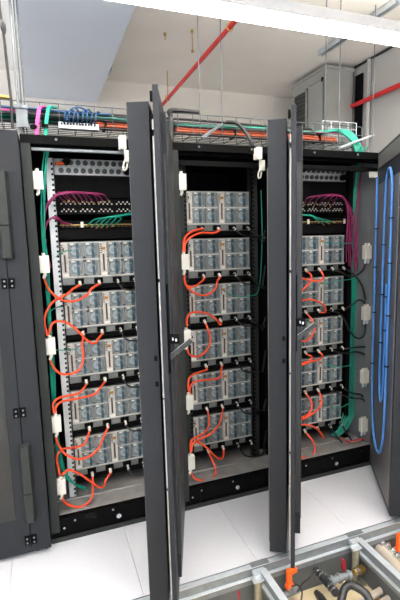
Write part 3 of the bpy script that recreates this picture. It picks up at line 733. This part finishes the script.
# black jointed pipe with metal rings
a, b = atz(311, 564, -.13), atz(336, 593, -.10)
pp = thing('black_pipe', 'black insulated pipe with bright rings under the lifted floor', 'pipe', a)
D = b-a; MB().tube([(0,0,0), D*.28], .012, 12).tube([D*.28, D], .021, 14).build('pipe', M_RUBBER, pp)
for t in (.34, .46, .82, .94): MB().tube([D*t, D*(t+.035)], .0235, 14).build('ring', M_CHROME, pp)
a, b = atz(328, 582, ZP), atz(351, 574, ZP)
pp = thing('steel_fitting', 'steel fitting with collars left of the right pedestal', 'pipe fitting', a)
D = b-a; MB().tube([(0,0,0), D], .018, 12).build('body', M_GALVD, pp)
for t in (.1, .42, .8): MB().tube([D*t, D*(t+.12)], .025, 8).build('collar', M_GALVD, pp)
a, b = atz(354, 572.5, ZP), atz(363, 569, ZP)
pp = thing('brass_fitting', 'brass pipe cap right of the right pedestal', 'pipe cap', a); D = b-a
MB().tube([(0,0,0), D*.5], .015, 12).tube([D*.5, D*1.05], .022, 8).build('cap', M_BRASS, pp)
MB().tube([D*.2, D*.4], .02, 8).build('nut', M_CHROME, pp)
p = atz(344, 571, -.13)
o = MB().tube([p, p+Vector((-.004,0,.03)), p+Vector((-.006,0,.06)), p+Vector((-.012,.0,.075))], [.008, .015, .009, .006], 8).build('red_tag', M_TAGR); tag(o, 'red tag hanging on the fitting behind the right pedestal', 'tag', 'red tags')
p = atz(238, 592, -.12)
o = MB().tube([p-Vector((0,0,.09)), p, p+Vector((-.006,0,.04))], [.006, .011, .005], 8).build('red_tag', M_TAGR); tag(o, 'small red tag left of the left pedestal', 'tag', 'red tags')
tube_thing('black_hose', [atz(340, 606, -.11), atz(344, 590, -.07), atz(350, 585, -.05), atz(358, 588, -.05), atz(366, 594, -.06), atz(371, 604, -.08)], .02, M_RUBBER, 'thick black hose arching up in front of the right pedestal', 'hose', n=12, seg=6)
o = MB().tube([atz(316, 592, -.1), atz(320, 597, -.1), atz(326, 606, -.1)], [.014, .02, .02], 12).build('hose_end', M_RUBBER); tag(o, 'black rubber hose end at the bottom edge of the photo', 'hose')
for i, (a, b) in enumerate((((362, 602), (389, 585.5)), ((368, 612), (396, 594)))):
    p0, p1 = atz(*a, -.19), atz(*b, -.19)
    tube_thing('pale_pipe', [p0+(p0-p1)*1.5, p1], .018, M_PIPEW, f'pale pipe at bottom right under the lifted floor, {("farther","nearer")[i]} of two', 'pipe', 'pale underfloor pipes', n=14)
for i, pts in enumerate((((297, 592), (303, 583), (309, 578), (317, 567)), ((300, 606), (302, 592), (298, 585), (292, 586)))):
    tube_thing('black_cable', [atz(x, y, -.15+.03*j) for j, (x, y) in enumerate(pts)], .004, M_BCABLE, f'thin black cable under the lifted floor, {("running behind the black pipe","looping beneath the orange lever")[i]}', 'cable', None, n=6, seg=5)
# right compartment
a, b = atz(379, 548, -.13), atz(404, 575, -.13)
tube_thing('pinkish_pipe', [a, b, b+(b-a)*.6], .03, M_PIPEW, 'pinkish grey pipe in the underfloor bay at the right edge', 'pipe', n=14)
for i, (x, y) in enumerate(((380, 545), (386, 547), (391, 552), (395, 557))):
    p = atz(x, y, -.1); o = MB().tube([p, p+Vector((.03, .012, 0))], .014, 8).tube([p+Vector((.01, .004, 0)), p+Vector((.02, .008, .0))], .019, 6).build('steel_fitting', M_CHROME)
    tag(o, f'small bright steel fitting near the right orange lever, {("leftmost","second from left","third from left","rightmost")[i]} of four', 'pipe fitting', 'steel fittings in the right bay')
p = atz(277, 583, -.16)
o = MB().tube([p, p+Vector((.05, .02, .0))], .024, 12).tube([p+Vector((.015,.006,0)), p+Vector((.03,.012,0))], .03, 8).build('steel_fitting', M_GALVD); tag(o, 'dull steel fitting left of the orange lever under the floor', 'pipe fitting')

# ------------------------------------------------------------------ light and view
wd = bpy.data.worlds.new('world'); sc.world = wd; wd.use_nodes = True
bg = wd.node_tree.nodes['Background']; bg.inputs['Color'].default_value = (.93, .95, 1, 1); bg.inputs['Strength'].default_value = .72
vs = sc.view_settings; vs.view_transform = 'Standard'; vs.look = 'None'; vs.gamma = 1; vs.use_curve_mapping = False; vs.exposure = 1.5
